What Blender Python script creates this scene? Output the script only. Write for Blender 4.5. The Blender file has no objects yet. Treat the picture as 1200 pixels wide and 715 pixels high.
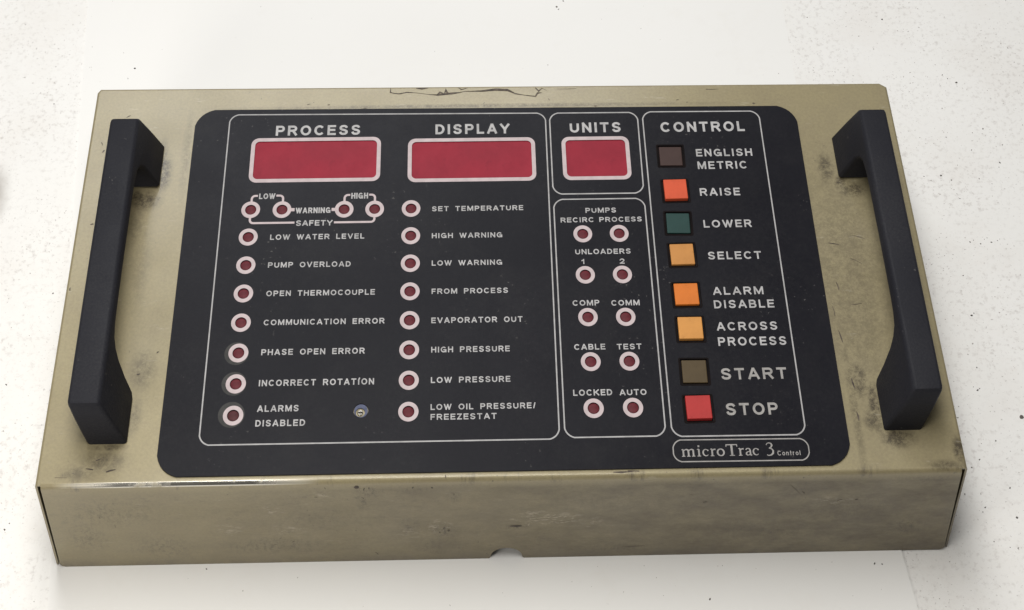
import bpy, bmesh, math, random
from mathutils import Vector, Matrix

random.seed(7)
sc = bpy.context.scene
C = sc.collection
rad = math.radians

# ------------------------------------------------------------------ camera
# panel millimetres (origin at the front left corner of the box top) -> metres, box centred on the world origin
BH = 0.0864                                   # height of the box
def W(x, y, z=0.0):                           # z = millimetres above the box top
    return Vector((x / 1000 - 0.24, y / 1000 - 0.12, z / 1000 + BH))

cam = bpy.data.cameras.new('camera')
cam.sensor_width = 36.0
cam.lens = 70.252
cam.shift_y = -0.7757
cam.clip_start = 0.05
cam.clip_end = 50
co = bpy.data.objects.new('camera', cam)
C.objects.link(co)
Rcv = Matrix(((0.99942224, -0.0280447, 0.01920087),
              (-0.00199251, -0.6123054, -0.79061883),
              (0.03392947, 0.79012379, -0.61200751)))
mw = Matrix.Identity(4)
for i in range(3):
    mw[i][0] = Rcv[0][i]
    mw[i][1] = -Rcv[1][i]
    mw[i][2] = -Rcv[2][i]
mw.translation = W(209.21528, -506.97341, 1022.43955)
co.matrix_world = mw
sc.camera = co

# ------------------------------------------------------------------ light
world = bpy.data.worlds.new('World')
sc.world = world
world.use_nodes = True
bg = world.node_tree.nodes['Background']
bg.inputs[0].default_value = (1.0, 0.965, 0.90, 1)
bg.inputs[1].default_value = 0.09

def area(name, loc, target, sx, sy, power, col):
    l = bpy.data.lights.new(name, 'AREA')
    l.shape = 'RECTANGLE'
    l.size = sx
    l.size_y = sy
    l.energy = power
    l.color = col
    o = bpy.data.objects.new(name, l)
    C.objects.link(o)
    o.location = loc
    o.rotation_euler = (Vector(target) - Vector(loc)).to_track_quat('-Z', 'Y').to_euler()
    return o
area('window_light', (-0.47, -0.50, 0.36), (-0.10, 0.0, 0.05), 0.26, 0.22, 1.65, (1.0, 0.96, 0.89))
area('ceiling_light', (-0.10, 0.02, 1.6), (-0.05, 0.03, 0), 1.2, 0.40, 20.8, (1.0, 0.985, 0.95))
area('far_ceiling_light', (-0.28, 1.30, 1.65), (-0.05, 0.15, 0), 1.1, 0.42, 14.3, (0.955, 0.975, 1.0))

sc.view_settings.view_transform = 'Standard'
sc.view_settings.look = 'None'
sc.view_settings.exposure = 0.0
sc.view_settings.gamma = 1.0

# ------------------------------------------------------------------ materials
class N:
    """short hand for building node trees"""
    def __init__(s, name, rough=0.5, metal=0.0, spec=0.5):
        s.m = bpy.data.materials.new(name)
        s.m.use_nodes = True
        s.t = s.m.node_tree
        s.b = s.t.nodes['Principled BSDF']
        s.b.inputs['Roughness'].default_value = rough
        s.b.inputs['Metallic'].default_value = metal
        s.b.inputs['Specular IOR Level'].default_value = spec
        s._tc = None
    def n(s, kind, **kw):
        nd = s.t.nodes.new(kind)
        for k, v in kw.items():
            setattr(nd, k, v)
        return nd
    def L(s, a, b):
        s.t.links.new(a, b)
    @property
    def co(s):
        if s._tc is None:
            s._tc = s.n('ShaderNodeTexCoord')
        return s._tc.outputs['Object']
    def noise(s, scale, detail=4, rough=0.55, stretch=None, off=None):
        nd = s.n('ShaderNodeTexNoise')
        nd.inputs['Scale'].default_value = scale
        nd.inputs['Detail'].default_value = detail
        nd.inputs['Roughness'].default_value = rough
        v = s.co
        if stretch or off:
            mp = s.n('ShaderNodeMapping')
            mp.inputs['Scale'].default_value = stretch or (1, 1, 1)
            mp.inputs['Location'].default_value = off or (0, 0, 0)
            s.L(v, mp.inputs['Vector'])
            v = mp.outputs[0]
        s.L(v, nd.inputs['Vector'])
        return nd.outputs['Fac']
    def ramp(s, v, a, b, lo=0.0, hi=1.0):
        nd = s.n('ShaderNodeMapRange')
        nd.inputs[1].default_value = a
        nd.inputs[2].default_value = b
        nd.inputs[3].default_value = lo
        nd.inputs[4].default_value = hi
        s.L(v, nd.inputs[0])
        return nd.outputs[0]
    def math(s, op, a, b=None):
        nd = s.n('ShaderNodeMath', operation=op)
        for i, v in enumerate((a, b)):
            if v is None:
                continue
            if isinstance(v, (int, float)):
                nd.inputs[i].default_value = v
            else:
                s.L(v, nd.inputs[i])
        nd.use_clamp = False
        return nd.outputs[0]
    def mix(s, f, a, b):
        nd = s.n('ShaderNodeMix', data_type='RGBA')
        if isinstance(f, (int, float)):
            nd.inputs[0].default_value = f
        else:
            s.L(f, nd.inputs[0])
        for i, v in ((6, a), (7, b)):
            if isinstance(v, tuple):
                nd.inputs[i].default_value = (*v, 1)
            else:
                s.L(v, nd.inputs[i])
        return nd.outputs[2]
    def blob(s, x, y, rx, ry, z=None):
        """soft patch centred at object coordinates x, y (metres): 1 in the middle, 0 outside"""
        mp = s.n('ShaderNodeMapping')
        mp.inputs['Location'].default_value = (-x / rx, -y / ry, 0)
        mp.inputs['Scale'].default_value = (1 / rx, 1 / ry, 0)
        s.L(s.co, mp.inputs['Vector'])
        ln = s.n('ShaderNodeVectorMath', operation='LENGTH')
        s.L(mp.outputs[0], ln.inputs[0])
        nd = s.n('ShaderNodeMapRange', interpolation_type='SMOOTHSTEP')
        nd.inputs[1].default_value = 0.15
        nd.inputs[2].default_value = 1.0
        nd.inputs[3].default_value = 1.0
        nd.inputs[4].default_value = 0.0
        s.L(ln.outputs['Value'], nd.inputs[0])
        return nd.outputs[0]
    def blob_xz(s, x, z, rx, rz):
        mp = s.n('ShaderNodeMapping')
        mp.inputs['Location'].default_value = (-x / rx, 0, -z / rz)
        mp.inputs['Scale'].default_value = (1 / rx, 0, 1 / rz)
        s.L(s.co, mp.inputs['Vector'])
        ln = s.n('ShaderNodeVectorMath', operation='LENGTH')
        s.L(mp.outputs[0], ln.inputs[0])
        return s.ramp(ln.outputs['Value'], 0.2, 1.0, 1.0, 0.0)
    def color(s, v):
        if isinstance(v, tuple):
            s.b.inputs['Base Color'].default_value = (*v, 1)
        else:
            s.L(v, s.b.inputs['Base Color'])
        return s
    def rough(s, v):
        s.L(v, s.b.inputs['Roughness'])
        return s
    def bump(s, h, strength=0.2, dist=0.001):
        nd = s.n('ShaderNodeBump')
        nd.inputs['Strength'].default_value = strength
        nd.inputs['Distance'].default_value = dist
        s.L(h, nd.inputs['Height'])
        s.L(nd.outputs[0], s.b.inputs['Normal'])
        return s

def mottled(name, a, b, scale, rough=0.5, spec=0.5, bump=0.0, metal=0.0):
    m = N(name, rough, metal, spec)
    n1 = m.noise(scale, 6, 0.6)
    m.color(m.mix(m.ramp(n1, 0.35, 0.65), a, b))
    if bump:
        m.bump(m.noise(scale * 6, 3), bump, 0.0005)
    return m.m

def xy(x, y):                                  # panel mm -> object coordinates of the root (metres)
    return x / 1000 - 0.24, y / 1000 - 0.12

# olive beige painted sheet steel, scuffed and grimy round the handles and edges
def paint_material():
    m = N('olive_beige_paint', 0.36, 0.14, 0.35)
    base = m.mix(m.ramp(m.noise(9, 5), 0.3, 0.7), (0.258, 0.217, 0.119), (0.300, 0.258, 0.148))
    grime_n = m.ramp(m.noise(38, 8, 0.7), 0.42, 0.72)
    base = m.mix(m.math('MULTIPLY', grime_n, 0.30), base, (0.20, 0.165, 0.11))
    grain = m.ramp(m.noise(650, 3, 0.7), 0.35, 0.65)
    base = m.mix(m.math('MULTIPLY', grain, 0.30), base, (0.165, 0.13, 0.085))
    # handling dirt, a darker right end, and the left handle's shadow painted in
    spots = [(192, 0, 0, 0)]
    dirt = None
    for x, y, rx, ry, k in [(45, 183, 7, 19, .85), (36, 165, 13, 10, .8), (33, 150, 8, 22, .35), (38, 120, 9, 55, .22),  # last one paints in the left handle's soft shadow band
                            (33, 13, 18, 9, .55), (20, 7, 14, 6, .5), (34, 20.2, 13, 3, .7), (47, 62, 10, 16, .5), (46, 36, 5, 16, .4),
                            (433, 180, 8, 17, .7), (446, 166, 13, 8, .85), (440, 120, 14, 40, .3), (446, 18, 13, 8, 1.0),
                            (434, 28, 7, 9, .7), (431, 50, 8, 17, .75), (437, 36, 5, 24, .9), (440, 170, 6, 9, .8), (43, 190, 5, 22, .7), (30, 168, 14, 5, .8), (477, 11, 4.5, 10, 1.0), (468, 3, 14, 4, .6),
                            (230, 226.5, 205, 2.2, .55), (435, 110, 38, 125, .36), (426, 40, 4, 60, .5), (57, 195, 4, 40, .3)]:  # the broad one darkens the whole right end
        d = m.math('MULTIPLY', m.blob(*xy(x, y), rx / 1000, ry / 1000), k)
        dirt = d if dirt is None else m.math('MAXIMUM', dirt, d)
    dn = m.ramp(m.noise(190, 10, 0.9), 0.43, 0.57)
    dirt = m.math('MULTIPLY', dirt, m.math('ADD', m.math('MULTIPLY', dn, 1.0), 0.26))
    # dirt and painted shadow lie on the top only: fade it out below the top sheet
    sp = m.n('ShaderNodeSeparateXYZ')
    m.L(m.co, sp.inputs[0])
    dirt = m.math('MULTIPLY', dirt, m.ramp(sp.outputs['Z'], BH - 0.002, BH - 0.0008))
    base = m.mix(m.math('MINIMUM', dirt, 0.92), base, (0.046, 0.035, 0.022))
    # fine dark nicks and streaky scuffs
    nick = m.ramp(m.noise(420, 3, 0.5), 0.705, 0.74)
    nick = m.math('MULTIPLY', nick, m.ramp(m.noise(30, 2), 0.48, 0.60))
    base = m.mix(m.math('MULTIPLY', nick, 0.75), base, (0.05, 0.042, 0.04))
    scuff = m.ramp(m.noise(60, 6, 0.7, stretch=(1, 4, 4)), 0.63, 0.76)
    base = m.mix(m.math('MULTIPLY', scuff, 0.35), base, (0.52, 0.48, 0.40))
    # grime on the front skirt: brown patches, fine dark speckle, dirty lower edge, and light falling off to the right painted in as brown
    front = m.ramp(sp.outputs['Z'], BH - 0.003, BH - 0.009)
    patch = m.ramp(m.noise(34, 9, 0.80, stretch=(0.7, 1, 1.3)), 0.16, 0.66)
    more = m.ramp(sp.outputs['X'], -0.20, 0.10, 0.25, 1.0)
    base = m.mix(m.math('MULTIPLY', m.math('MULTIPLY', front, patch), more), base, (0.078, 0.058, 0.029))
    smut = m.math('MULTIPLY', m.ramp(m.noise(150, 9, 0.8, stretch=(0.8, 1, 1.2)), 0.52, 0.70), m.ramp(m.noise(24, 5, 0.6, off=(4, 0, 2)), 0.44, 0.62))
    base = m.mix(m.math('MULTIPLY', m.math('MULTIPLY', front, smut), 0.62), base, (0.060, 0.048, 0.040))
    # smudges and scuffs of their own on the skirt
    def spots(lst):
        tot = None
        for x, z, rx, rz, k in lst:
            d = m.math('MULTIPLY', m.blob_xz(x / 1000 - 0.24, BH + z / 1000, rx / 1000, rz / 1000), k)
            tot = d if tot is None else m.math('MAXIMUM', tot, d)
        return tot
    grit = m.ramp(m.noise(300, 9, 0.85, stretch=(1.2, 1, 0.7)), 0.49, 0.565)
    dk = spots([(164, -7, 5, 7, 1), (170, -9, 9, 13, .8), (166, -20, 5, 12, .7), (192, -8, 14, 8, .65), (205, -5, 40, 4, .6), (190, -50, 7, 14, .75), (209, -54, 9, 11, .95), (203, -70, 14, 12, .5),
                (213, -18, 6, 8, .6), (118, -67, 34, 11, .7), (60, -66, 20, 16, .5), (34, -28, 34, 20, .5), (20, -55, 14, 22, .55), (246, -51, 10, 4, .9), (300, -77, 30, 6, .6), (456, -60, 16, 15, .85), (420, -40, 40, 20, .5),
                (394, -18, 12, 12, .5), (460, -6, 26, 5, .7), (345, -30, 20, 10, .4), (380, -60, 60, 14, .45), (142, -40, 40, 20, .3), (290, -25, 50, 16, .3)])
    base = m.mix(m.math('MULTIPLY', m.math('MULTIPLY', front, m.math('MULTIPLY', dk, grit)), 0.80), base, (0.050, 0.039, 0.026))
    base = m.mix(m.math('MULTIPLY', m.math('MULTIPLY', front, dk), 0.10), base, (0.072, 0.056, 0.032))
    pl = spots([(262, -43, 26, 9, 1), (255, -37, 10, 4, .9), (284, -47, 10, 8, .8), (206, -50, 9, 10, .9), (190, -56, 9, 8, .6), (118, -28, 6, 8, .8), (126, -50, 12, 9, .6), (95, -48, 10, 9, .6), (146, -13, 6, 5, .8), (414, -29, 16, 7, .6)])
    gr2 = m.ramp(m.noise(330, 8, 0.75, stretch=(0.7, 1, 1.6), off=(3, 3, 3)), 0.52, 0.62)
    base = m.mix(m.math('MULTIPLY', m.math('MULTIPLY', front, m.math('MULTIPLY', pl, gr2)), 0.75), base, (0.42, 0.37, 0.29))
    edge = m.math('MULTIPLY', m.ramp(sp.outputs['Z'], 0.010, 0.0), m.ramp(m.noise(45, 7, 0.7), 0.35, 0.65))
    base = m.mix(m.math('MULTIPLY', edge, 0.55), base, (0.075, 0.060, 0.048))
    # rubbed bend along the front edge: dark dashes where the paint has gone
    bend = m.math('MULTIPLY', m.ramp(sp.outputs['Z'], BH - 0.0065, BH - 0.003), m.ramp(m.noise(70, 8, 0.8, stretch=(1, 0.2, 0.2)), 0.56, 0.66))
    bend = m.math('MULTIPLY', bend, m.ramp(sp.outputs['Y'], -0.1150, -0.1180))
    base = m.mix(m.math('MULTIPLY', bend, 0.6), base, (0.065, 0.052, 0.045))
    # lamp highlight on the left bend, painted in as a bright metallic strip
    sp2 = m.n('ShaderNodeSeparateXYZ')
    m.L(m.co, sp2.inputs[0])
    bend_highlight = m.math('MULTIPLY', m.ramp(sp2.outputs['Y'], -0.1178, -0.1184), m.ramp(sp2.outputs['Z'], BH - 0.0022, BH - 0.0014))
    bend_highlight = m.math('MULTIPLY', bend_highlight, m.ramp(sp2.outputs['X'], -0.232, -0.20))
    bend_highlight = m.math('MULTIPLY', bend_highlight, m.ramp(sp2.outputs['X'], -0.095, -0.130))
    bend_highlight = m.math('MULTIPLY', bend_highlight, m.ramp(m.noise(55, 5, 0.6), 0.30, 0.42))
    base = m.mix(bend_highlight, base, (0.80, 0.77, 0.70))
    m.L(m.math('ADD', m.math('MULTIPLY', bend_highlight, 0.86), 0.14), m.b.inputs['Metallic'])
    m.b.inputs['Coat Weight'].default_value = 0.30
    m.b.inputs['Coat Roughness'].default_value = 0.16
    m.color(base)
    rg = m.ramp(m.noise(26, 5), 0.3, 0.7, 0.38, 0.52)
    m.rough(m.math('MULTIPLY', rg, m.math('SUBTRACT', 1.0, m.math('MULTIPLY', bend_highlight, 0.6))))
    m.bump(m.noise(14, 4), 0.12, 0.002)
    return m.m

def faceplate_material():
    m = N('black_faceplate', 0.42, 0, 0.07)
    base = m.mix(m.ramp(m.noise(7, 5), 0.3, 0.7), (0.0080, 0.0080, 0.0110), (0.0130, 0.0128, 0.0165))
    sm = m.ramp(m.noise(24, 8, 0.72), 0.50, 0.78)
    base = m.mix(m.math('MULTIPLY', sm, 0.35), base, (0.026, 0.025, 0.026))
    film = m.ramp(m.noise(520, 5, 0.8), 0.45, 0.72)
    base = m.mix(m.math('MULTIPLY', film, m.ramp(m.noise(11, 5, 0.65), 0.35, 0.68, 0.05, 0.38)), base, (0.034, 0.033, 0.035))
    dust = m.ramp(m.noise(520, 2, 0.5), 0.70, 0.74)
    dust = m.math('MULTIPLY', dust, m.ramp(m.noise(18, 2), 0.52, 0.66))
    base = m.mix(m.math('MULTIPLY', dust, 0.35), base, (0.20, 0.19, 0.18))
    m.color(base)
    m.rough(m.ramp(m.noise(30, 6, 0.7), 0.3, 0.7, 0.27, 0.37))
    m.bump(m.noise(700, 2), 0.10, 0.0003)
    return m.m

def handle_material():
    m = N('black_plastic', 0.5, 0, 0.10)
    base = m.mix(m.ramp(m.noise(15, 6), 0.3, 0.7), (0.0130, 0.0134, 0.0180), (0.0210, 0.0210, 0.0260))
    film = m.ramp(m.noise(800, 4, 0.75), 0.42, 0.70)
    base = m.mix(m.math('MULTIPLY', film, m.ramp(m.noise(22, 5, 0.65), 0.35, 0.65, 0.1, 0.42)), base, (0.046, 0.045, 0.046))
    dust = m.ramp(m.noise(330, 3, 0.6), 0.68, 0.74)
    dust = m.math('MULTIPLY', dust, m.ramp(m.noise(40, 2), 0.5, 0.62))
    base = m.mix(m.math('MULTIPLY', dust, 0.5), base, (0.16, 0.15, 0.14))
    m.color(base)
    m.rough(m.ramp(m.noise(60, 5), 0.3, 0.7, 0.45, 0.62))
    m.bump(m.noise(900, 3), 0.35, 0.0003)
    return m.m

def table_material():
    m = N('white_painted_table', 0.6, 0, 0.3)
    base = m.mix(m.ramp(m.noise(4, 5), 0.3, 0.7), (0.785, 0.772, 0.748), (0.82, 0.81, 0.79))
    smear = m.ramp(m.noise(14, 8, 0.72), 0.48, 0.78)
    base = m.mix(m.math('MULTIPLY', smear, 0.22), base, (0.60, 0.53, 0.46))
    rust = m.ramp(m.noise(40, 8, 0.75, off=(3, 1, 0)), 0.60, 0.78)
    base = m.mix(m.math('MULTIPLY', rust, 0.30), base, (0.50, 0.41, 0.35))
    fine = m.ramp(m.noise(300, 5, 0.65), 0.52, 0.70)
    fine = m.math('MULTIPLY', fine, m.ramp(m.noise(22, 5, 0.65, off=(1, 5, 0)), 0.36, 0.62))
    base = m.mix(m.math('MULTIPLY', fine, 0.62), base, (0.46, 0.425, 0.40))
    tiny = m.ramp(m.noise(620, 2, 0.5), 0.655, 0.70)
    base = m.mix(m.math('MULTIPLY', tiny, m.ramp(m.noise(30, 4, 0.6, off=(7, 5, 0)), 0.40, 0.65, 0.15, 0.8)), base, (0.34, 0.31, 0.29))
    # brown smear at the left of the box
    st = m.math('MULTIPLY', m.blob(*xy(-75, 226), 0.0145, 0.030), m.ramp(m.noise(60, 6), 0.25, 0.6, 0.45, 1.0))
    base = m.mix(m.math('MULTIPLY', st, 0.85), base, (0.20, 0.165, 0.13))
    m.color(base)
    m.bump(m.noise(180, 6, 0.65), 0.18, 0.0006)
    return m.m

def paper_material():
    m = N('white_paper', 0.62, 0, 0.25)
    base = m.mix(m.ramp(m.noise(5, 4), 0.3, 0.7), (0.795, 0.785, 0.765), (0.825, 0.818, 0.80))
    sm = m.ramp(m.noise(20, 8, 0.7), 0.55, 0.8)
    base = m.mix(m.math('MULTIPLY', sm, 0.16), base, (0.62, 0.57, 0.50))
    f = m.ramp(m.noise(260, 4, 0.6), 0.66, 0.76)
    f = m.math('MULTIPLY', f, m.ramp(m.noise(20, 3, off=(2, 2, 0)), 0.52, 0.68))
    base = m.mix(m.math('MULTIPLY', f, 0.4), base, (0.45, 0.42, 0.39))
    m.color(base)
    m.bump(m.noise(8, 3), 0.10, 0.004)
    return m.m

M_PAINT = paint_material()
M_PLATE = faceplate_material()
M_HANDLE = handle_material()
M_TABLE = table_material()
M_PAPER = paper_material()
def ink(name, col, k=0.75):
    m = N(name, 0.55, 0, 0.3)
    w = m.ramp(m.noise(160, 6, 0.7), 0.35, 0.60)
    dim = tuple(c * k for c in col)
    m.color(m.mix(w, dim, col))
    return m.m
M_INK = ink('silver_grey_ink', (0.44, 0.43, 0.43), .68)
M_INK_DIM = ink('worn_grey_ink', (0.33, 0.315, 0.30), 0.7)
M_LINE = ink('grey_line_ink', (0.40, 0.39, 0.39), 0.75)
M_PINK = ink('pinkish_white_ink', (0.51, 0.425, 0.432), 0.84)
M_HALO = ink('scuffed_ring_wear', (0.032, 0.030, 0.028), 0.4)
M_WELL = mottled('dark_well', (0.0035, 0.0025, 0.0025), (0.009, 0.0055, 0.0055), 60, 0.7, 0.08)
M_LENS = mottled('dull_red_lens', (0.088, 0.0165, 0.022), (0.125, 0.024, 0.031), 420, 0.5, 0.12)
M_LENS_DIM = mottled('dull_brown_lens', (0.060, 0.020, 0.022), (0.085, 0.028, 0.030), 420, 0.5, 0.12)
def window_red():
    m = N('red_display_window', 0.34, 0, 0.09)
    b = m.mix(m.ramp(m.noise(40, 7, 0.65), 0.35, 0.68), (0.225, 0.019, 0.033), (0.285, 0.025, 0.042))
    b = m.mix(m.math('MULTIPLY', m.ramp(m.noise(150, 4), 0.58, 0.72), 0.35), b, (0.16, 0.014, 0.026))
    m.color(b)
    m.rough(m.ramp(m.noise(30, 5), 0.3, 0.7, 0.40, 0.52))
    return m.m
M_RED = window_red()
M_SCRATCH = mottled('bare_dark_scratch', (0.04, 0.031, 0.026), (0.12, 0.095, 0.075), 420, 0.6, 0.2)
M_SCRATCH_PALE = mottled('pale_scuff', (0.20, 0.165, 0.11), (0.38, 0.34, 0.27), 420, 0.55, 0.2)
M_FLECK = mottled('dark_fleck', (0.03, 0.027, 0.025), (0.14, 0.12, 0.105), 90, 0.7)
M_SPECK = mottled('grey_speck', (0.20, 0.185, 0.17), (0.46, 0.43, 0.40), 55, 0.8)
M_BLUE = mottled('blued_washer', (0.030, 0.037, 0.070), (0.06, 0.068, 0.11), 300, 0.45, 0.3, 0, 0.4)
M_STEEL = mottled('bright_steel', (0.55, 0.53, 0.48), (0.72, 0.70, 0.66), 300, 0.28, 0.5, 0, 1.0)

# ------------------------------------------------------------------ helpers
def link(name, me, m, parent=None, loc=None):
    o = bpy.data.objects.new(name, me)
    C.objects.link(o)
    if m is not None and not me.materials:
        me.materials.append(m)
    if parent is not None:
        o.parent = parent
    if loc is not None:
        o.location = loc
    return o

def obj(name, bm, m, parent=None, loc=None, normals=True):
    if normals:
        bmesh.ops.recalc_face_normals(bm, faces=bm.faces[:])
    me = bpy.data.meshes.new(name)
    bm.to_mesh(me)
    bm.free()
    return link(name, me, m, parent, loc)

def rrect(x0, y0, x1, y1, r, n=6):
    pts = []
    for cx, cy, a in ((x1 - r, y1 - r, 0), (x0 + r, y1 - r, 90), (x0 + r, y0 + r, 180), (x1 - r, y0 + r, 270)):
        for k in range(n + 1):
            t = rad(a + 90 * k / n)
            pts.append((cx + r * math.cos(t), cy + r * math.sin(t)))
    return pts

def rquad(q, r, n=6):
    """rounded quadrilateral from four corners in order"""
    pts = []
    for i in range(4):
        p, a, b = Vector(q[i]), Vector(q[i - 1]), Vector(q[(i + 1) % 4])
        u, v = (a - p).normalized(), (b - p).normalized()
        s, e = p + u * r, p + v * r
        for k in range(n + 1):
            t = k / n
            w = 0.30 * 4 * t * (1 - t)       # bulge towards the corner
            pt = s.lerp(e, t)
            mid = (s + e) / 2
            pts.append(tuple(pt + (p - mid) * (1.172 * t * (1 - t))))
    return pts

def circle(cx, cy, r, n=40):
    return [(cx + r * math.cos(2 * math.pi * k / n), cy + r * math.sin(2 * math.pi * k / n)) for k in range(n)]

def sheet(name, loops, z0, z1, m, parent, loc=None, bevel=0.0):
    """flat plate from an outline and holes (mm), between heights z0 and z1 (mm above the box top)"""
    cu = bpy.data.curves.new(name, 'CURVE')
    cu.dimensions = '2D'
    cu.fill_mode = 'BOTH'
    cu.extrude = (z1 - z0) / 2000 - bevel / 1000
    cu.bevel_depth = bevel / 1000
    cu.offset = -bevel / 1000
    for lp in loops:
        s = cu.splines.new('POLY')
        s.points.add(len(lp) - 1)
        for p, (x, y) in zip(s.points, lp):
            p.co = (x / 1000, y / 1000, 0, 1)
        s.use_cyclic_u = True
    t = bpy.data.objects.new(name, cu)
    C.objects.link(t)
    bpy.context.view_layer.update()
    me = bpy.data.meshes.new_from_object(t.evaluated_get(bpy.context.evaluated_depsgraph_get()))
    bpy.data.objects.remove(t)
    bpy.data.curves.remove(cu)
    for v in me.vertices:
        v.co.z += (z0 + z1) / 2000
    me.materials.clear()
    me.name = name
    return link(name, me, m, parent, loc)

def stroke(bm, pts, w, z, closed=False, ext=0.0):
    """ribbon of width w along a polyline in the xy plane (metres)"""
    P = [Vector(p) for p in pts]
    if ext and not closed:
        P[0] = P[0] + (P[0] - P[1]).normalized() * ext
        P[-1] = P[-1] + (P[-1] - P[-2]).normalized() * ext
    n = len(P)
    A, B = [], []
    ws = w if isinstance(w, (list, tuple)) else [w] * n
    for i in range(n):
        if closed:
            d0 = (P[i] - P[i - 1]).normalized()
            d1 = (P[(i + 1) % n] - P[i]).normalized()
        else:
            d0 = (P[i] - P[i - 1]).normalized() if i else (P[1] - P[0]).normalized()
            d1 = (P[i + 1] - P[i]).normalized() if i < n - 1 else d0
        t = d0 + d1
        t = t.normalized() if t.length > 1e-6 else d0
        nr = Vector((-t.y, t.x))
        k = 1 / max(0.45, nr.dot(Vector((-d0.y, d0.x))))
        h = ws[i] / 2 * k
        A.append(bm.verts.new((*(P[i] + nr * h), z)))
        B.append(bm.verts.new((*(P[i] - nr * h), z)))
    for i in range(n if closed else n - 1):
        j = (i + 1) % n
        try:
            bm.faces.new((B[i], B[j], A[j], A[i]))
        except ValueError:
            pass

# ------------------------------------------------------------------ drawn lettering
def arc(cx, cy, rx, ry, a0, a1, n=14):
    return [(cx + rx * math.cos(rad(a0 + (a1 - a0) * k / n)), cy + ry * math.sin(rad(a0 + (a1 - a0) * k / n))) for k in range(n + 1)]
S_PTS = [(.97, .80), (.86, .93), (.68, .995), (.48, 1.0), (.26, .97), (.09, .87), (.05, .74), (.12, .62), (.30, .55), (.52, .505),
         (.74, .45), (.92, .36), (.97, .24), (.89, .11), (.72, .02), (.48, 0), (.26, .02), (.10, .10), (.02, .24)]
G = {   # width in cap heights, centre lines in a unit box
 'A': (.80, [[(0, 0), (.45, 1)], [(.55, 1), (1, 0)], [(.22, .28), (.78, .28)]]),
 'B': (.72, [[(0, 0), (0, 1)], [(0, 1), (.6, 1)] + arc(.6, .76, .32, .24, 80, -80, 8) + [(.6, .52), (0, .52)], [(.62, .52)] + arc(.62, .26, .38, .26, 80, -80, 8) + [(.6, 0), (0, 0)]]),
 'C': (.80, [arc(.52, .5, .52, .5, 42, 318, 22)]),
 'D': (.74, [[(0, 0), (0, 1)], [(0, 1), (.40, 1)] + arc(.40, .5, .6, .5, 85, -85, 14) + [(.40, 0), (0, 0)]]),
 'E': (.66, [[(0, 0), (0, 1)], [(0, 1), (1, 1)], [(0, .52), (.9, .52)], [(0, 0), (1, 0)]]),
 'F': (.62, [[(0, 0), (0, 1)], [(0, 1), (1, 1)], [(0, .50), (.85, .50)]]),
 'G': (.84, [arc(.5, .5, .5, .5, 42, 345, 24), [(.55, .44), (1, .44)], [(1, .44), (1, .02)]]),
 'H': (.74, [[(0, 0), (0, 1)], [(1, 0), (1, 1)], [(0, .52), (1, .52)]]),
 'I': (.20, [[(.5, 0), (.5, 1)]]),
 '\u00ed': (.26, [[(.4, 0), (.4, .62)], [(.2, .78), (1.5, 1.15)]]),
 'K': (.78, [[(0, 0), (0, 1)], [(.95, 1), (.02, .36)], [(.33, .58), (1, 0)]]),
 'L': (.60, [[(0, 0), (0, 1)], [(0, 0), (1, 0)]]),
 'M': (.90, [[(0, 0), (0, 1)], [(.06, 1), (.5, .05)], [(.5, .05), (.94, 1)], [(1, 1), (1, 0)]]),
 'N': (.74, [[(0, 0), (0, 1)], [(.03, 1), (.97, 0)], [(1, 0), (1, 1)]]),
 'O': (.84, ['O']),
 'P': (.70, [[(0, 0), (0, 1)], [(0, 1), (.62, 1)] + arc(.62, .73, .38, .27, 80, -80, 10) + [(.62, .46), (0, .46)]]),
 'R': (.75, [[(0, 0), (0, 1)], [(0, 1), (.60, 1)] + arc(.60, .74, .36, .26, 80, -80, 10) + [(.60, .48), (0, .48)], [(.55, .48), (.97, 0)]]),
 'S': (.72, [S_PTS]),
 'T': (.70, [[(.5, 0), (.5, 1)], [(0, 1), (1, 1)]]),
 'U': (.74, [[(0, 1), (0, .36)] + arc(.5, .36, .5, .36, 190, 350, 12) + [(1, .36), (1, 1)]]),
 'V': (.78, [[(0, 1), (.46, 0)], [(.54, 0), (1, 1)]]),
 'W': (1.08, [[(0, 1), (.25, 0)], [(.27, 0), (.5, .97)], [(.5, .97), (.73, 0)], [(.75, 0), (1, 1)]]),
 'Y': (.78, [[(0, 1), (.5, .42)], [(1, 1), (.5, .42)], [(.5, .46), (.5, 0)]]),
 'Z': (.66, [[(0, 1), (1, 1)], [(.95, 1), (.05, 0)], [(0, 0), (1, 0)]]),
 '1': (.36, [[(.7, 0), (.7, 1)], [(.0, .72), (.6, .88)]]),
 '2': (.62, [arc(.5, .70, .48, .30, 165, -20, 12) + [(.62, .34), (.10, .04)], [(0, 0), (1, 0)]]),
 '/': (.34, [[(0, 0), (1, 1)]]),
 'o': (.62, ['o']), 'n': (.56, [[(0, 0), (0, .70)], arc(.5, .42, .5, .28, 160, 0, 8) + [(1, 0)]]),
 't': (.36, [[(.45, .95), (.45, 0)], [(0, .68), (1, .68)]]), 'r': (.38, [[(0, 0), (0, .70)], arc(.62, .38, .6, .32, 150, 80, 6)]),
 'l': (.18, [[(.5, 0), (.5, 1)]]),
}
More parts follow.
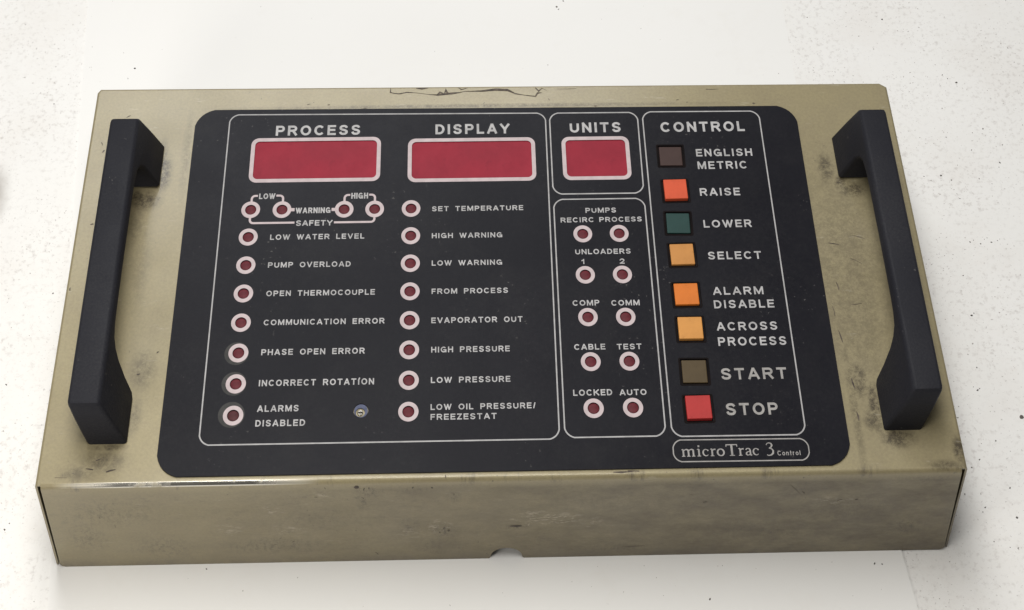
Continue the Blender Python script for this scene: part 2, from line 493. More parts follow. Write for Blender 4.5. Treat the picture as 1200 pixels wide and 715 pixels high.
def print_text(s, x0, x1, yc, h, wt, m, parent, name='printed_label', track=0.24, space=0.46):
    """letters cut to fit the box x0..x1 (mm), centred on yc with cap height h (mm)"""
    nat = 0
    for i, ch in enumerate(s):
        nat += space if ch == ' ' else G[ch][0]
        if i < len(s) - 1:
            nat += track
    k = (x1 - x0) / (nat * h)                     # horizontal stretch
    sw = wt * h                                   # stroke width, mm
    bm = bmesh.new()
    x = x0
    zi = 0
    yb = yc - h / 2
    for ch in s:
        if ch == ' ':
            x += (space + track) * h * k
            continue
        gw, sts = G[ch]
        w = gw * h * k
        for st in sts:
            zz = (zi % 6) * 4e-6
            zi += 1
            if st in ('O', 'o'):
                ht = h if st == 'O' else 0.74 * h
                pts = [(x + w / 2 + (w - sw) / 2 * math.cos(2 * math.pi * q / 28), yb + ht / 2 + (ht - sw) / 2 * math.sin(2 * math.pi * q / 28)) for q in range(28)]
                stroke(bm, [(a / 1000, b / 1000) for a, b in pts], sw / 1000, zz, True)
            else:
                pts = [(x + sw / 2 + u * (w - sw), yb + sw / 2 + v * (h - sw)) if gw > .25 else (x + w * .5 + (u - .5) * w, yb + sw / 2 + v * (h - sw)) for u, v in st]
                e = sw / 2 if len(st) < 16 else sw * 0.1
                stroke(bm, [(a / 1000, b / 1000) for a, b in pts], sw / 1000, zz, False, e / 1000)
        x += w + track * h * k
    o = obj(name, bm, m, parent, None, False)
    o['label'] = 'printed lettering reading ' + s.replace('\u00ed', 'I')
    return o

# ------------------------------------------------------------------ the surface it rests on
bm = bmesh.new()
bmesh.ops.create_grid(bm, x_segments=2, y_segments=2, size=1.5)
t = obj('table_surface', bm, M_TABLE, None, (0, 0, -0.0008))
t['kind'] = 'structure'

bm = bmesh.new()
lo, hi = [], []
edge = [(-44.0, 470), (-35.5, 378), (-20, 190), (-3.0, 0), (6, -120), (470, -120), (457, -3), (449, 150), (441.8, 310), (441.5, 378), (440, 470)]
for x, y in edge:
    p = W(x, y)
    lo.append(bm.verts.new((p.x, p.y, -0.0007)))
    hi.append(bm.verts.new((p.x, p.y, -0.0001)))
bm.faces.new(hi)
for i in range(len(edge)):
    j = (i + 1) % len(edge)
    bm.faces.new((lo[i], lo[j], hi[j], hi[i]))
paper = obj('paper_sheet', bm, M_PAPER)
paper['label'] = 'smooth white paper strip lying flat under the beige control box'
paper['category'] = 'paper sheet'

# ------------------------------------------------------------------ the control box
root = bpy.data.objects.new('control_box', None)
C.objects.link(root)
root['label'] = 'scuffed olive beige metal control box with black faceplate, red displays and two black handles'
root['category'] = 'control box'

def V(x, y, z=0.0):
    return tuple(W(x, y, z))

def enclosure():
    bm = bmesh.new()
    D = BH * 1000
    path = [(-0.7, 1.1), (-1.0, 239.4), (0.7, 241.9), (475.0, 239.75), (479.1, 236.9), (479.6, 1.3)]   # outline, open at the front
    cen = Vector((240, 120))
    nrm = []
    n = len(path)
    for i in range(n):
        dirs = []
        if i:
            d = (Vector(path[i]) - Vector(path[i - 1])).normalized(); dirs.append(Vector((-d.y, d.x)))
        if i < n - 1:
            d = (Vector(path[i + 1]) - Vector(path[i])).normalized(); dirs.append(Vector((-d.y, d.x)))
        s = sum(dirs, Vector((0, 0)))
        s = s.normalized()
        k = 1 / s.dot(dirs[0])
        nrm.append(s * k)                     # points outward for a clockwise path
    r = 1.4
    rings = []
    levels = [(-r * (1 - math.sin(rad(a))), -r * (1 - math.cos(rad(a)))) for a in (0, 15, 30, 45, 60, 75, 90)] + [(0, -D * .5), (0, -D + .3)]
    for off, z in levels:
        ring = []
        for p, nr in zip(path, nrm):
            q = Vector(p) + nr * off
            sh = (1.0 + 1.4 * q.x / 480) * (-z / D)      # the skirt leans a little
            ring.append(bm.verts.new(V(q.x + sh, q.y, z)))
        rings.append(ring)
    for a, b in zip(rings, rings[1:]):
        for i in range(n - 1):
            bm.faces.new((a[i], a[i + 1], b[i + 1], b[i]))
    # front skirt
    rf = 2.6
    xl, xr = 2.2, 476.7
    prof = [(rf - rf * math.sin(rad(a)), -rf + rf * math.cos(rad(a))) for a in (0, 10, 20, 30, 40, 50, 60, 70, 80, 90)]
    NS = 24
    rows = []
    for y, z in prof:
        rows.append([bm.verts.new(V(xl + (xr - xl) * k / NS, y, z)) for k in range(NS + 1)])
    for a, b in zip(rows, rows[1:]):
        for k in range(NS):
            bm.faces.new((a[k], a[k + 1], b[k + 1], b[k]))
    # top face: ring 0 + front edge
    c0 = bm.verts.new(V(xl, 1.1, 0))
    c1 = bm.verts.new(V(xr, 1.3, 0))
    bm.faces.new(rings[0][1:5] + rows[0][::-1])
    bm.faces.new([rings[0][4], rings[0][5], c1, rows[0][-1]])
    bm.faces.new([rings[0][1], rows[0][0], c0, rings[0][0]])
    # flat front with the half round notch at its lower edge
    def vz(x, z):
        f = -z / D
        return bm.verts.new(V(x + f * (0.3 + 3.1 * x / 478), 0.0, z))
    low = [vz(xl, -D + 2.6), vz(xl + .8, -D + .9), vz(xl + 2.6, -D)]
    low += [vz(230.5, -D)]
    for k in range(0, 13):
        a = rad(180 - 15 * k)
        low.append(vz(239.9 + 8.4 * math.cos(a), -D + 2.0 + 9.5 * math.sin(a)))
    low += [vz(249.3, -D), vz(xr - 2.6, -D), vz(xr - .8, -D + .9), vz(xr, -D + 2.6)]
    bm.faces.new(rows[-1] + low[::-1])
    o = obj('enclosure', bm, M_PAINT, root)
    md = o.modifiers.new('sheet thickness', 'SOLIDIFY')
    md.thickness = 0.0011
    md.offset = -1
    return o
enc = enclosure()

# scratches, chips and the lifted edge of paint at the back
def marks(name, lines, m, z=0.06, label=None, front=False):
    for i, (pts, w) in enumerate(lines):
        bm = bmesh.new()
        P = [(x / 1000, y / 1000) for x, y in pts]
        ws = [w / 1000 * random.uniform(.35, 1.45) for _ in P]
        ws[0] *= .5
        ws[-1] *= .4
        stroke(bm, P, ws, (i % 12) * 4e-6)
        for v in bm.verts:
            if front:                          # x, height below the top edge
                v.co = Vector((v.co.x - 0.24, -0.12 - 0.00005 - v.co.z, BH + v.co.y))
            else:
                v.co = Vector((v.co.x - 0.24, v.co.y - 0.12, BH + z / 1000 + v.co.z))
        o = obj(name, bm, m, enc, None, False)
        if label:
            o['label'] = label
peel = [(176.0, 240.2), (175.9, 236.9), (178.5, 236.1), (181.5, 235.8), (185.8, 236.8), (191.0, 236.4), (197.9, 235.3), (204.8, 234.5), (212.6, 235.2), (221.2, 237.0), (233.3, 237.1), (238, 237.7),
        (242.0, 238.3), (247.2, 237.5), (251.4, 235.0), (257.4, 233.7), (263.9, 232.8), (265.2, 235.2), (267.9, 235.4)]
random.seed(3)
marks('paint_crack', [(peel, .75), ([(204, 234.4), (206, 236.6), (208.5, 235.4), (209.5, 238), (211, 235.2), (214, 235.6)], 1.0), ([(205, 235.2), (213, 235.6), (219, 236.4)], 1.2),
      ([(231, 237.2), (240, 238.0), (247, 237.6), (251, 235.4)], 1.4), ([(191.5, 239.6), (195, 239.3), (199, 239.8)], 1.1), ([(264, 239), (266, 236.5), (268, 238.6), (271, 236.8)], .7),
      ([(271.6, 231.2), (272.2, 229.9)], .9), ([(217, 239.8), (219, 238.3), (223, 239.5)], .7)], M_SCRATCH, label='dark cracked outline of lifted paint at the back edge')
random.seed(5)
sc_lines = []
for x, y, l, a, w in [(20, 222, 3, 30, .7), (6.5, 203, 2.5, 110, .9), (8, 198, 2.2, 60, .9), (127, 229, 2, 20, .7), (139, 228.5, 1.5, 10, .7), (160, 225.5, 4, 10, .5), (396, 226, 2, -10, .8), (412, 222, 1.6, 60, .9),
                      (300, 225.5, 2, 0, .6), (350, 229, 2, 10, .6), (283, 238, 12, 1, .6), (372, 236.5, 8, 0, .6), (45, 60, 2, 10, .9), (54, 72, 1.5, 40, .7), (300, 2.6, 9, 1, 1.2), (306, 2.8, 6, 0, 1.4), (209, 2.0, 1.6, 90, .8),
                      (430, 131, 6, -12, .6), (445, 135, 8, -20, .5), (441, 120, 7, -30, .4), (428, 105, 5, 100, .5), (437, 94, 6, 5, .4), (30, 14, 3, 20, .9), (26, 9, 4, -10, .8), (37, 8, 5, 15, .9), (12, 5, 6, 0, .5),
                      (427, 30, 5, 95, .8), (427.5, 48, 6, 100, .8), (425, 75, 7, 100, .7), (423.5, 90, 6, 95, .6), (8, 150, 2, 10, .8), (1.5, 110, 2, 90, .7)]:
    ca, sa = math.cos(rad(a)), math.sin(rad(a))
    sc_lines.append(([(x - ca * l / 2, y - sa * l / 2), (x + random.uniform(-.3, .3), y + random.uniform(-.3, .3)), (x + ca * l / 2, y + sa * l / 2)], w))
marks('scratch', sc_lines, M_SCRATCH)
fl = []
for x, z, l, a, w in [(163.4, -5.6, 3.2, 90, 3.6), (167, -8, 3, 80, .9), (169.5, -7, 2.5, 85, .8), (166, -17, 2.5, -60, .7), (147, -6, 1.6, 100, .9), (192, -7, 1.8, 80, .9), (202, -7.5, 1.6, 95, .8),
                      (246, -50.5, 6.5, 0, 1.9), (208, -51, 2.4, 70, .9), (210.5, -54, 2.2, 80, 1.1), (206, -56, 1.6, 100, .8), (213, -15, 2, 75, .9), (172, -78, 3, 120, .9), (142, -15, 1.6, 0, .9),
                      (391, -16, 12, -58, .45), (396, -20, 3, -55, .6), (416, -29, 3, 25, 1.1), (425, -28.5, 1.8, 30, 1.5), (345, -28, 2.4, 20, .8), (337, -20, 1.6, 10, .7), (29, -33, 2, 100, .6), (36, -42, 3, 95, .5),
                      (310, -75.5, 12, 3, .4), (456, -55, 2, 30, .8), (118, -66, 2.6, 25, .6), (128, -63, 2, 40, .6)]:
    ca, sa = math.cos(rad(a)), math.sin(rad(a))
    fl.append(([(x - ca * l / 2, z - sa * l / 2), (x + random.uniform(-.4, .4), z + random.uniform(-.4, .4)), (x + ca * l / 2, z + sa * l / 2)], w))
marks('scratch', fl, M_SCRATCH, front=True)
pale = []
for x, z, l, a, w in [(253, -37, 4, -5, .7), (262, -44, 8, 1, .8), (272, -47, 5, 10, .7), (253, -49, 2.5, 80, .8), (146, -13, 1.6, 90, 1.1), (117, -30, 2, 90, .8)]:
    ca, sa = math.cos(rad(a)), math.sin(rad(a))
    pale.append(([(x - ca * l / 2, z - sa * l / 2), (x + random.uniform(-.5, .5), z + random.uniform(-.5, .5)), (x + ca * l / 2, z + sa * l / 2)], w))
marks('scuff', pale, M_SCRATCH_PALE, front=True)

# ------------------------------------------------------------------ faceplate
PT = 0.9                                          # plate thickness, mm
LED1 = [(97.4, y) for y in (140.0, 122.5, 105.3, 88.0, 70.5, 53.1, 35.7)]
LED2 = [(189.4, y) for y in (156.8, 139.4, 122.2, 105.1, 87.9, 70.7, 53.5, 36.2)]
LED0 = [(97.5, 157.4), (115.4, 157.2), (151.0, 156.9), (168.5, 156.8)]
LED3 = [(287.3, 139.0), (308.1, 139.0), (287.3, 113.5), (308.1, 113.4), (287.3, 88.1), (308.1, 87.9), (287.3, 62.3), (308.2, 62.2), (287.3, 36.3), (308.2, 36.3)]
LEDS = LED0 + LED1 + LED2 + LED3
BTN = [(342.2, 189.3, 'dark brown button beside the words ENGLISH METRIC', (0.050, 0.028, 0.024), 0.0),
       (342.4, 165.9, 'orange red button beside the word RAISE', (0.58, 0.088, 0.036), 2.2),
       (342.4, 144.9, 'dark green button beside the word LOWER', (0.015, 0.046, 0.041), 0.3),
       (342.4, 124.8, 'pale amber button beside the word SELECT', (0.50, 0.225, 0.062), 1.2),
       (342.4, 100.4, 'bright amber button beside the words ALARM DISABLE', (0.60, 0.165, 0.024), 1.3),
       (342.6, 80.0, 'yellowish amber button beside the words ACROSS PROCESS', (0.58, 0.265, 0.068), 1.8),
       (342.8, 55.7, 'olive brown button beside the word START', (0.078, 0.054, 0.025), 0.4),
       (342.5, 35.1, 'red button beside the word STOP', (0.40, 0.033, 0.031), 2.0)]
DISP = [(94.7, 175.1, 171.1, 205.0), (187.1, 174.0, 262.3, 203.4), (278.0, 174.0, 318.1, 203.3)]
HOLE = (164.4, 37.2)

def off(lp):
    return [(x - 240, y - 120) for x, y in lp]
plate_loc = (0, 0, BH)
plate_q = [(420.5, 223.3), (60.2, 225.3), (59.9, 3.9), (420.2, 3.8)]
loops = [off(rquad(plate_q, 11))]
for x0, y0, x1, y1 in DISP:
    loops.append(off(rrect(x0 + 2.2, y0 + 2.2, x1 - 2.2, y1 - 2.2, 2.8)))
for x, y in LEDS:
    loops.append(off(circle(x, y, 3.1, 28)))
for x, y, *_ in BTN:
    loops.append(off(rrect(x - 7.6, y - 7.2, x + 7.6, y + 7.2, .8, 3)))
loops.append(off(circle(*HOLE, 3.9, 28)))
plate = sheet('faceplate', loops, 0.05, PT, M_PLATE, root, plate_loc)
TOPZ = PT + 0.03                                  # printing sits just on the plate
ink_root = plate                                  # printing is child of the plate (same origin)
def place_print(o, dz=0.0):
    o.location = (-0.24, -0.12, (TOPZ + dz) / 1000)
    return o

# thin printed frames
def frame(q, r, w=0.74, m=None):
    m = m or M_LINE
    bm = bmesh.new()
    pts = rquad(q, r, 7)
    stroke(bm, [(x / 1000, y / 1000) for x, y in pts], w / 1000, 0, True)
    return place_print(obj('border_line', bm, m, plate, None, False))
frame([(269.2, 220.2), (80.6, 221.6), (80.8, 20.1), (268.5, 20.1)], 5)
frame([(324.6, 219.9), (271.7, 220.1), (271.6, 164.9), (324.3, 164.9)], 5)
frame([(324.2, 161.4), (271.6, 161.4), (271.4, 20.7), (324.3, 20.7)], 5)
frame([(398.0, 219.8), (327.6, 220.2), (327.6, 20.3), (398.0, 20.1)], 5)
frame([(398.3, 18.0), (327.5, 18.4), (327.3, 6.9), (398.2, 6.6)], 4, 0.6, M_INK_DIM)

# connector lines of the four safety lights
def line(pts, w=1.25):
    bm = bmesh.new()
    stroke(bm, [(x / 1000, y / 1000) for x, y in pts], w / 1000, 0)
    return place_print(obj('connector_line', bm, M_PINK, plate, None, False))
line([(97.6, 162)] + [(97.6 + 2 - 2 * math.cos(rad(a)), 164.4 + 2 * math.sin(rad(a))) for a in range(0, 91, 15)] + [(101.0, 166.4)])
line([(111.6, 166.4)] + [(113.6 + 2 * math.sin(rad(a)), 164.4 + 2 * math.cos(rad(a))) for a in range(0, 91, 15)] + [(115.6, 162)])
line([(151.0, 162)] + [(151.0 + 2 - 2 * math.cos(rad(a)), 164.2 + 2 * math.sin(rad(a))) for a in range(0, 91, 15)] + [(154.2, 166.2)])
line([(165.1, 166.2)] + [(166.5 + 2 * math.sin(rad(a)), 164.2 + 2 * math.cos(rad(a))) for a in range(0, 91, 15)] + [(168.5, 162)])
line([(120.4, 157.1), (122.6, 157.1)], 2.0)
line([(143.8, 156.9), (146.1, 156.9)], 2.0)
line([(97.5, 152.5)] + [(99.5 - 2 * math.cos(rad(a)), 150.8 - 2 * math.sin(rad(a))) for a in range(0, 91, 15)] + [(123.0, 148.8)])
line([(145.5, 148.6)] + [(166.5 + 2 * math.sin(rad(a)), 150.6 - 2 * math.cos(rad(a))) for a in range(0, 91, 15)] + [(168.5, 152.5)])

TEXT = [
('h','PROCESS',108.5,158.6,210.1,6.9),('h','DISPLAY',203.3,247.5,209.7,6.9),('h','UNITS',283.5,314.0,209.7,6.9),('h','CONTROL',337.8,388.2,209.3,6.9),
('b','ENGLISH',357.3,390.6,191.3,5.0),('b','METRIC',357.4,386.6,182.8,5.1),('b','RAISE',356.9,380.3,165.0,5.0),('b','LOWER',356.9,384.5,144.3,4.8),
('b','SELECT',357.3,387.5,124.2,4.8),('b','ALARM',357.8,385.9,102.5,4.7),('b','DISABLE',357.5,390.9,94.5,4.8),('b','ACROSS',357.6,390.9,81.4,4.9),
('b','PROCESS',357.4,394.7,72.6,5.0),('B','START',356.9,392.3,54.1,6.4),('B','STOP',357.3,385.0,34.5,6.6),
('s','PUMPS',289.7,307.3,154.0,3.2),('s','RECIRC',275.1,294.2,148.0,3.1),('s','PROCESS',297.3,321.7,148.0,3.1),('s','UNLOADERS',282.4,313.8,127.8,3.2),
('s','1',285.6,287.6,121.7,3.1),('s','2',307.1,309.9,121.6,3.2),('s','COMP',279.3,294.1,96.6,3.3),('s','COMM',300.7,316.4,96.3,3.3),
('s','CABLE',278.8,295.7,70.8,3.3),('s','TEST',302.0,315.4,70.6,3.2),('s','LOCKED',276.9,297.7,45.0,3.4),('s','AUTO',301.7,316.0,44.8,3.3),
('l','SET TEMPERATURE',201.4,253.9,156.4,3.2),('l','HIGH WARNING',201.4,241.4,139.2,3.2),('l','LOW WARNING',201.4,240.9,122.1,3.2),
('l','FROM PROCESS',201.4,243.8,104.9,3.2),('l','EVAPORATOR OUT',201.3,251.3,87.6,3.3),('l','HIGH PRESSURE',201.3,243.8,70.6,3.3),
('l','LOW PRESSURE',201.2,243.7,53.4,3.3),('l','LOW OIL PRESSURE/',201.1,256.6,38.5,3.2),('l','FREEZESTAT',201.1,235.9,33.1,3.2),
('l','LOW WATER LEVEL',109.8,163.1,139.7,3.3),('l','PUMP OVERLOAD',109.8,156.0,122.4,3.3),('l','OPEN THERMOCOUPLE',110.0,170.0,105.1,3.3),
('l','COMMUNICATION ERROR',109.8,175.7,87.9,3.3),('l','PHASE OPEN ERROR',109.7,165.4,70.7,3.4),('l','INCORRECT ROTAT\u00edON',109.6,170.9,53.3,3.5),
('l','ALARMS',109.8,131.6,39.2,3.5),('l','DISABLED',109.4,135.4,31.3,3.5),
('t','LOW',101.7,111.0,166.1,3.6),('t','HIGH',154.8,164.5,165.6,3.8),('t','WARNING',123.3,143.2,156.5,3.6),('t','SAFETY',123.9,144.7,148.4,3.5),
('c','Control',381.6,393.6,10.5,2.5)]
WT = {'h': (.205, .25), 'b': (.190, .25), 'B': (.195, .25), 's': (.195, .21), 'l': (.192, .23), 't': (.20, .16), 'c': (.15, .26)}
for g, s, x0, x1, yc, h in TEXT:
    m = M_INK_DIM if g in 'Bc' else M_INK
    place_print(print_text(s, x0, x1, yc, h, WT[g][0], m, plate, track=WT[g][1], space=.55 if g == 'l' else .4))

# the serif product name in the small frame; coordinates in drawn units, baseline at 0
def serif_name():
    bm = bmesh.new()
    S = []
    def add(pts, w):
        S.append((pts, w))
    def foot(x, hw=13, y=3, w=6):
        add([(x - hw, y), (x + hw, y)], w)
    for x in (135, 175, 213):
        add([(x, 0), (x, 56)], 13); foot(x)
    add([(122, 55), (136, 59)], 6)
    for x in (135, 175):
        add([(x + 3, 44), (x + 14, 55), (x + 25, 58), (x + 35, 54), (x + 39, 42)], [5, 7, 9, 11, 12])
    add([(257, 0), (257, 58)], 13); foot(257, 14); add([(243, 56), (258, 60)], 6); add([(250, 82), (264, 82)], 14)
    add(arc(311, 30, 22, 26, 45, 318, 16), [5, 6, 6, 6, 7, 8, 10, 11, 12, 12, 11, 10, 8, 7, 6, 5, 5]); add([(324, 50), (331, 44)], 11)
    add([(360, 0), (360, 58)], 13); foot(360, 14); add([(347, 56), (361, 60)], 6); add([(364, 44), (374, 55), (388, 55)], [5, 8, 12])
    o = arc(427, 30, 25, 27, 0, 360, 24)[:-1]
    S.append((o, [7 + 6 * abs(math.cos(2 * math.pi * k / 24)) for k in range(24)], True))
    add([(470, 90), (560, 90)], 8); add([(515, 0), (515, 90)], 16); foot(515, 20); add([(472, 74), (474, 93)], 7); add([(558, 74), (556, 93)], 7)
    add([(580, 0), (580, 58)], 13); foot(580, 14); add([(567, 56), (581, 60)], 6); add([(584, 44), (594, 55), (608, 55)], [5, 8, 12])
    add([(625, 47), (632, 56), (645, 58), (655, 53), (658, 42)], [10, 7, 7, 9, 12]); add([(658, 44), (658, 8), (663, 3), (671, 5)], [12, 12, 9, 5])
    add([(656, 34), (640, 31), (628, 24), (626, 13), (634, 4), (646, 5), (657, 13)], [5, 6, 9, 12, 8, 6, 5])
    add(arc(704, 30, 22, 26, 45, 318, 16), [5, 6, 6, 6, 7, 8, 10, 11, 12, 12, 11, 10, 8, 7, 6, 5, 5]); add([(717, 50), (724, 44)], 11)
    add([(787, 82), (797, 96), (812, 100), (827, 94), (832, 80), (826, 66), (808, 57)], [6, 6, 7, 10, 13, 10, 6])
    add([(806, 57), (828, 51), (838, 36), (835, 16), (820, 2), (800, -3), (786, 4)], [5, 8, 12, 14, 10, 7, 8])
    k = (379.8 - 331.9) / (842 - 125)
    for i, s in enumerate(S):
        pts = [((331.9 + (x - 125) * k) / 1000, (9.5 + y * k * 0.98) / 1000) for x, y in s[0]]
        w = s[1]
        w = [q * k / 1000 for q in w] if isinstance(w, list) else w * k / 1000
        stroke(bm, pts, w, (i % 9) * 3e-6, len(s) > 2)
    o = obj('printed_label', bm, M_INK_DIM, plate, None, False)
    o['label'] = 'serif product name printed in the small frame'
    place_print(o)
serif_name()

# ------------------------------------------------------------------ display windows
for x0, y0, x1, y1 in DISP:
    cx, cy = (x0 + x1) / 2, (y0 + y1) / 2
    hx, hy = (x1 - x0) / 2, (y1 - y0) / 2
    d = sheet('display_window', [rrect(-hx + 2.0, -hy + 2.0, hx - 2.0, hy - 2.0, 3)], 0.1, PT - .45, M_RED, root, W(cx, cy, 0))
    sheet('bezel', [rrect(-hx, -hy, hx, hy, 4.6), rrect(-hx + 2.3, -hy + 2.3, hx - 2.3, hy - 2.3, 2.7)], PT + .01, PT + .12, M_PINK, d)

# ------------------------------------------------------------------ indicator lights
def lens_bm():
    bm = bmesh.new()
    n = 24
    prev = None
    for r, z in ((3.05, .10), (3.05, .38), (2.7, .55), (1.9, .72), (1.0, .82)):
        ring = [bm.verts.new((r * math.cos(2 * math.pi * k / n) / 1000, r * math.sin(2 * math.pi * k / n) / 1000, z / 1000)) for k in range(n)]
        if prev:
            for k in range(n):
                bm.faces.new((prev[k], prev[(k + 1) % n], ring[(k + 1) % n], ring[k]))
        prev = ring
    top = bm.verts.new((0, 0, .85 / 1000))
    for k in range(n):
        bm.faces.new((prev[k], prev[(k + 1) % n], top))
    for f in bm.faces:
        f.smooth = True
    return bm
led0 = obj('indicator_light', lens_bm(), M_LENS, root, W(*LEDS[0], 0))
ring0 = sheet('ring', [circle(0, 0, 5.35), circle(0, 0, 3.2, 36)], PT + .02, PT + .10, M_PINK, led0)
for i, (x, y) in enumerate(LEDS):
    if i == 0:
        continue
    l = led0.copy(); C.objects.link(l); l.parent = root; l.location = W(x, y, 0)
    r = ring0.copy(); C.objects.link(r); r.parent = l
    if (x, y) in LED1[4:]:
        k = LED1.index((x, y)) - 4
        h = sheet('worn_halo', [circle(-1.0, (-.3, .1, .5)[k], (6.5, 6.6, 7.0)[k]), circle(0, 0, 3.6)], PT + .006, PT + .016, M_HALO, l)
        h['label'] = 'rubbed pale halo round the light'
        if k == 2:  # the last one is duller
            l.data = l.data.copy(); l.data.materials.clear(); l.data.materials.append(M_LENS_DIM)
            l['label'] = 'duller brownish light at the bottom left'

# ------------------------------------------------------------------ push buttons
for x, y, lab, col, up in BTN:
    name = 'button_' + lab.split(' button')[0].replace(' ', '_')
    mt = N(name, 0.5, 0, 0.2)
    dk = tuple(c * 0.55 for c in col)
    c1 = mt.mix(mt.ramp(mt.noise(110, 6, 0.7), 0.40, 0.75), col, tuple(c * 0.86 for c in col))
    c1 = mt.mix(mt.math('MULTIPLY', mt.ramp(mt.noise(300, 4, 0.6), 0.64, 0.76), 0.6), c1, dk)
    mt.color(c1)
    mt.bump(mt.noise(500, 3), 0.12, 0.0004)
    bm = bmesh.new()
    bmesh.ops.create_cube(bm, size=1.0)
    z0, z1 = 0.15, PT + up
    for v in bm.verts:
        v.co = Vector((v.co.x * 13.3 / 1000, v.co.y * 12.7 / 1000, (z0 + (v.co.z + .5) * (z1 - z0)) / 1000))
    bmesh.ops.bevel(bm, geom=[e for e in bm.edges], offset=0.0005, segments=3, affect='EDGES', profile=0.6)
    b = obj('push_button', bm, mt.m, root, W(x + (0.35 if up > 1 else 0), y, 0))
    b['label'] = lab
    b.rotation_euler.z = rad(random.uniform(-1.2, 1.2))
    sheet('button_well', [rrect(-8.0, -7.6, 8.0, 7.6, .8, 3)], 0.02, 0.045, M_WELL, b)
    sheet('button_surround', [rrect(-8.3, -7.9, 8.3, 7.9, 1.0, 3), rrect(-7.5, -7.1, 7.5, 7.1, .8, 3)], PT + .01, PT + .10, M_WELL, b)

# ------------------------------------------------------------------ adjusting screw
s0 = sheet('adjusting_screw', [circle(0, 0, 3.6), circle(-.3, -.9, 2.4, 28)], 0.2, PT - .25, M_BLUE, root, W(*HOLE, 0))
s0['label'] = 'bluish washer with a bright screw tip'
bm = bmesh.new()
bmesh.ops.create_cone(bm, cap_ends=True, segments=20, radius1=.0016, radius2=.0013, depth=.0016)
bmesh.ops.bevel(bm, geom=bm.edges[:], offset=.0003, segments=2, affect='EDGES')
tip = obj('screw_tip', bm, M_STEEL, s0, (-.0003, -.0011, .0008))
tip.rotation_euler = (rad(22), rad(12), 0)
sheet('screw_slot', [[(-1.2, -.3), (1.2, -.3), (1.2, .3), (-1.2, .3)]], .85, .9, M_WELL, tip)

# ------------------------------------------------------------------ handles
def handle(name, xin0, xin1, xout0, xout1, label):
    """bridge handle: a side profile (y, z) with the width changing with height"""
    H = 36.0
    outer = [(22.0, 0.05), (22.3, 10), (23.0, 22), (24.3, 33.5), (25.4, 35.4), (27.2, 36.0)]
    outer += [(60, 36.2), (110, 36.3), (160, 36.2)]
    outer += [(193.2, 36.0), (195.2, 35.4), (196.6, 33.5), (198.8, 20), (201.2, 0.05)]
    inner = [(174.5, 0.05), (172.8, 1.8), (172.7, 14), (171.8, 21), (169.6, 25.2), (165.5, 27.8), (158, 28.9), (146, 29.3), (111, 29.5),
             (80, 29.4), (71.5, 29.0), (65, 27.8), (60.6, 25), (57, 20.5), (52.8, 11.5), (49.6, 2.0), (46.5, 0.05)]
    prof = outer + inner
    bm = bmesh.new()
    def xs(z):
        t = z / H
        return xin0 + (xin1 - xin0) * t, xout0 + (xout1 - xout0) * t
    cols = [[], []]
    for y, z in prof:
        for c, x in zip(cols, xs(z)):
            c.append(bm.verts.new(V(x, y, z)))
    n = len(prof)
    for c in cols:
        bm.faces.new(c)
    for i in range(n):
        j = (i + 1) % n
        bm.faces.new((cols[0][i], cols[0][j], cols[1][j], cols[1][i]))
    bmesh.ops.recalc_face_normals(bm, faces=bm.faces[:])
    rim = [e for e in bm.edges if (e.verts[0] in cols[0] and e.verts[1] in cols[0]) or (e.verts[0] in cols[1] and e.verts[1] in cols[1])]
    bmesh.ops.bevel(bm, geom=rim, offset=0.0021, segments=5, affect='EDGES', profile=0.5)
    o = obj('handle', bm, M_HANDLE, root)
    for p in o.data.polygons:
        p.use_smooth = True
    o.data.set_sharp_from_angle(angle=rad(28))
    o['label'] = label
    return o
handle('handle', 44.2, 32.5, 22.7, 15.9, 'black bridge handle at the left end')
handle('handle', 438.8, 450.9, 460.2, 466.6, 'black bridge handle at the right end')

# ------------------------------------------------------------------ paint flecks on the table
random.seed(21)
bm = bmesh.new()
def fleck(x, y, r, zt):
    n = random.randint(5, 8)
    a0 = random.uniform(0, 6.28)
    ex = random.uniform(.35, 1)
    p = W(x, y)
    lo, hi = [], []
    for k in range(n):
        a = 2 * math.pi * k / n
        rr = r * random.uniform(.55, 1.15)
        u, v = rr * math.cos(a), rr * ex * math.sin(a)
        u, v = u * math.cos(a0) - v * math.sin(a0), u * math.sin(a0) + v * math.cos(a0)
        lo.append(bm.verts.new((p.x + u / 1000, p.y + v / 1000, zt)))
        hi.append(bm.verts.new((p.x + u * .8 / 1000, p.y + v * .8 / 1000, zt + min(r, 1.0) * .35 / 1000)))
    bm.faces.new(hi)
    for k in range(n):
        j = (k + 1) % n
        bm.faces.new((lo[k], lo[j], hi[j], hi[k]))
def ptop(x, y):                                    # height of whatever lies there: paper or bare table
    l = -3.0 - 0.0860 * y
    r = 457 - 0.045 * y
    return -0.00009 if l < x < r else -0.00079
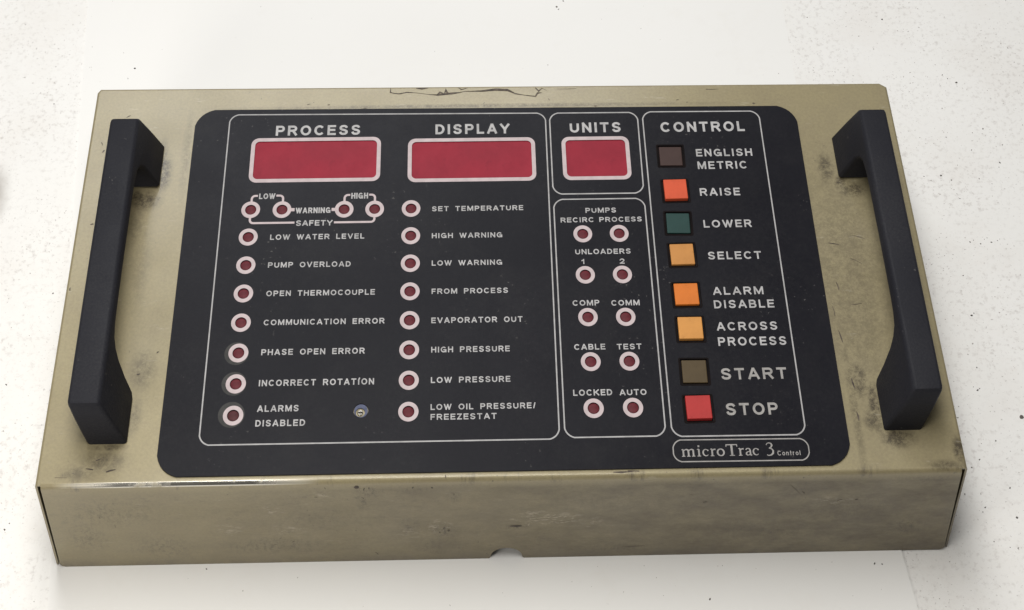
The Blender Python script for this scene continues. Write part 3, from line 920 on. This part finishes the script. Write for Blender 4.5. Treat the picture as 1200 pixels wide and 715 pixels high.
known = [(3.3, 321.2, 1.3), (-0.2, 313.2, 1.0), (-46.0, 294.5, .8), (-27.2, 338.8, .7), (285.6, 368.0, 1.4), (287, 366, .9), (290.5, 373.0, 1.0), (549.3, 302.8, 1.5), (541, 309, .9), (544, 306, .7), (564.8, 241.2, 1.3), (563.5, 238, .8),
         (525.0, 232.4, 1.2), (531, 229, 1.0), (533.6, 215.7, .8), (533.7, 185.2, 1.0), (536, 186.5, .7), (540, 184, .8), (544.9, 188.0, .8), (547, 185, .9), (551, 186, .7), (543, 187, .6), (524.7, 162.8, .7), (524.4, 136.5, 1.5), (526, 138, .9),
         (520.5, 103.8, .8), (493.5, 79.4, 1.0), (510.3, 49.3, 1.0), (524.2, 33.1, 1.2), (524.2, 16.6, 1.5), (507.9, 22.5, 1.1), (506, 20, .8), (441.0, -6.6, 1.2), (445, -7, .8), (349.7, -23.4, 1.2), (80.6, -2.7, 1.0), (-44.3, 103.3, 1.2),
         (-31.1, 20.6, 1.1), (-29, 24, .7), (-26.1, 160.1, .8), (508.7, 355.0, 1.1), (540.3, 73.5, 2.2), (559.3, 266.8, .8), (534.0, 260.7, .7), (522, 60, .9), (505, 45, .8), (498, 30, 1.0), (518, 90, 1.3), (519.5, 91, .8), (516, 92, .7)]
for x, y, r in known:
    fleck(x, y, r * .68, ptop(x, y))
f = obj('paint_flecks', bm, M_FLECK)
f['kind'] = 'stuff'
f['label'] = 'tiny dark flecks of paint and dirt on the white table'
f['category'] = 'flecks'
bm = bmesh.new()
for _ in range(360):
    x = random.uniform(442, 640)
    y = random.uniform(-45, 380)
    if x < 486 and -5 < y < 245:
        continue
    fleck(x, y, random.choice((.25, .3, .35, .45, .6)) * random.uniform(.7, 1.1), ptop(x, y))
for _ in range(170):
    x = random.uniform(-110, -4)
    y = random.uniform(-45, 390)
    fleck(x, y, random.choice((.22, .28, .35, .5)) * random.uniform(.7, 1.1), ptop(x, y))
for _ in range(70):
    x = random.uniform(0, 470)
    y = random.choice((random.uniform(-45, -3), random.uniform(246, 385)))
    fleck(x, y, random.choice((.2, .25, .3, .45)), ptop(x, y))
f = obj('dust_specks', bm, M_SPECK)
f['kind'] = 'stuff'
f['label'] = 'faint grey specks of dust scattered over the white table'
f['category'] = 'dust'
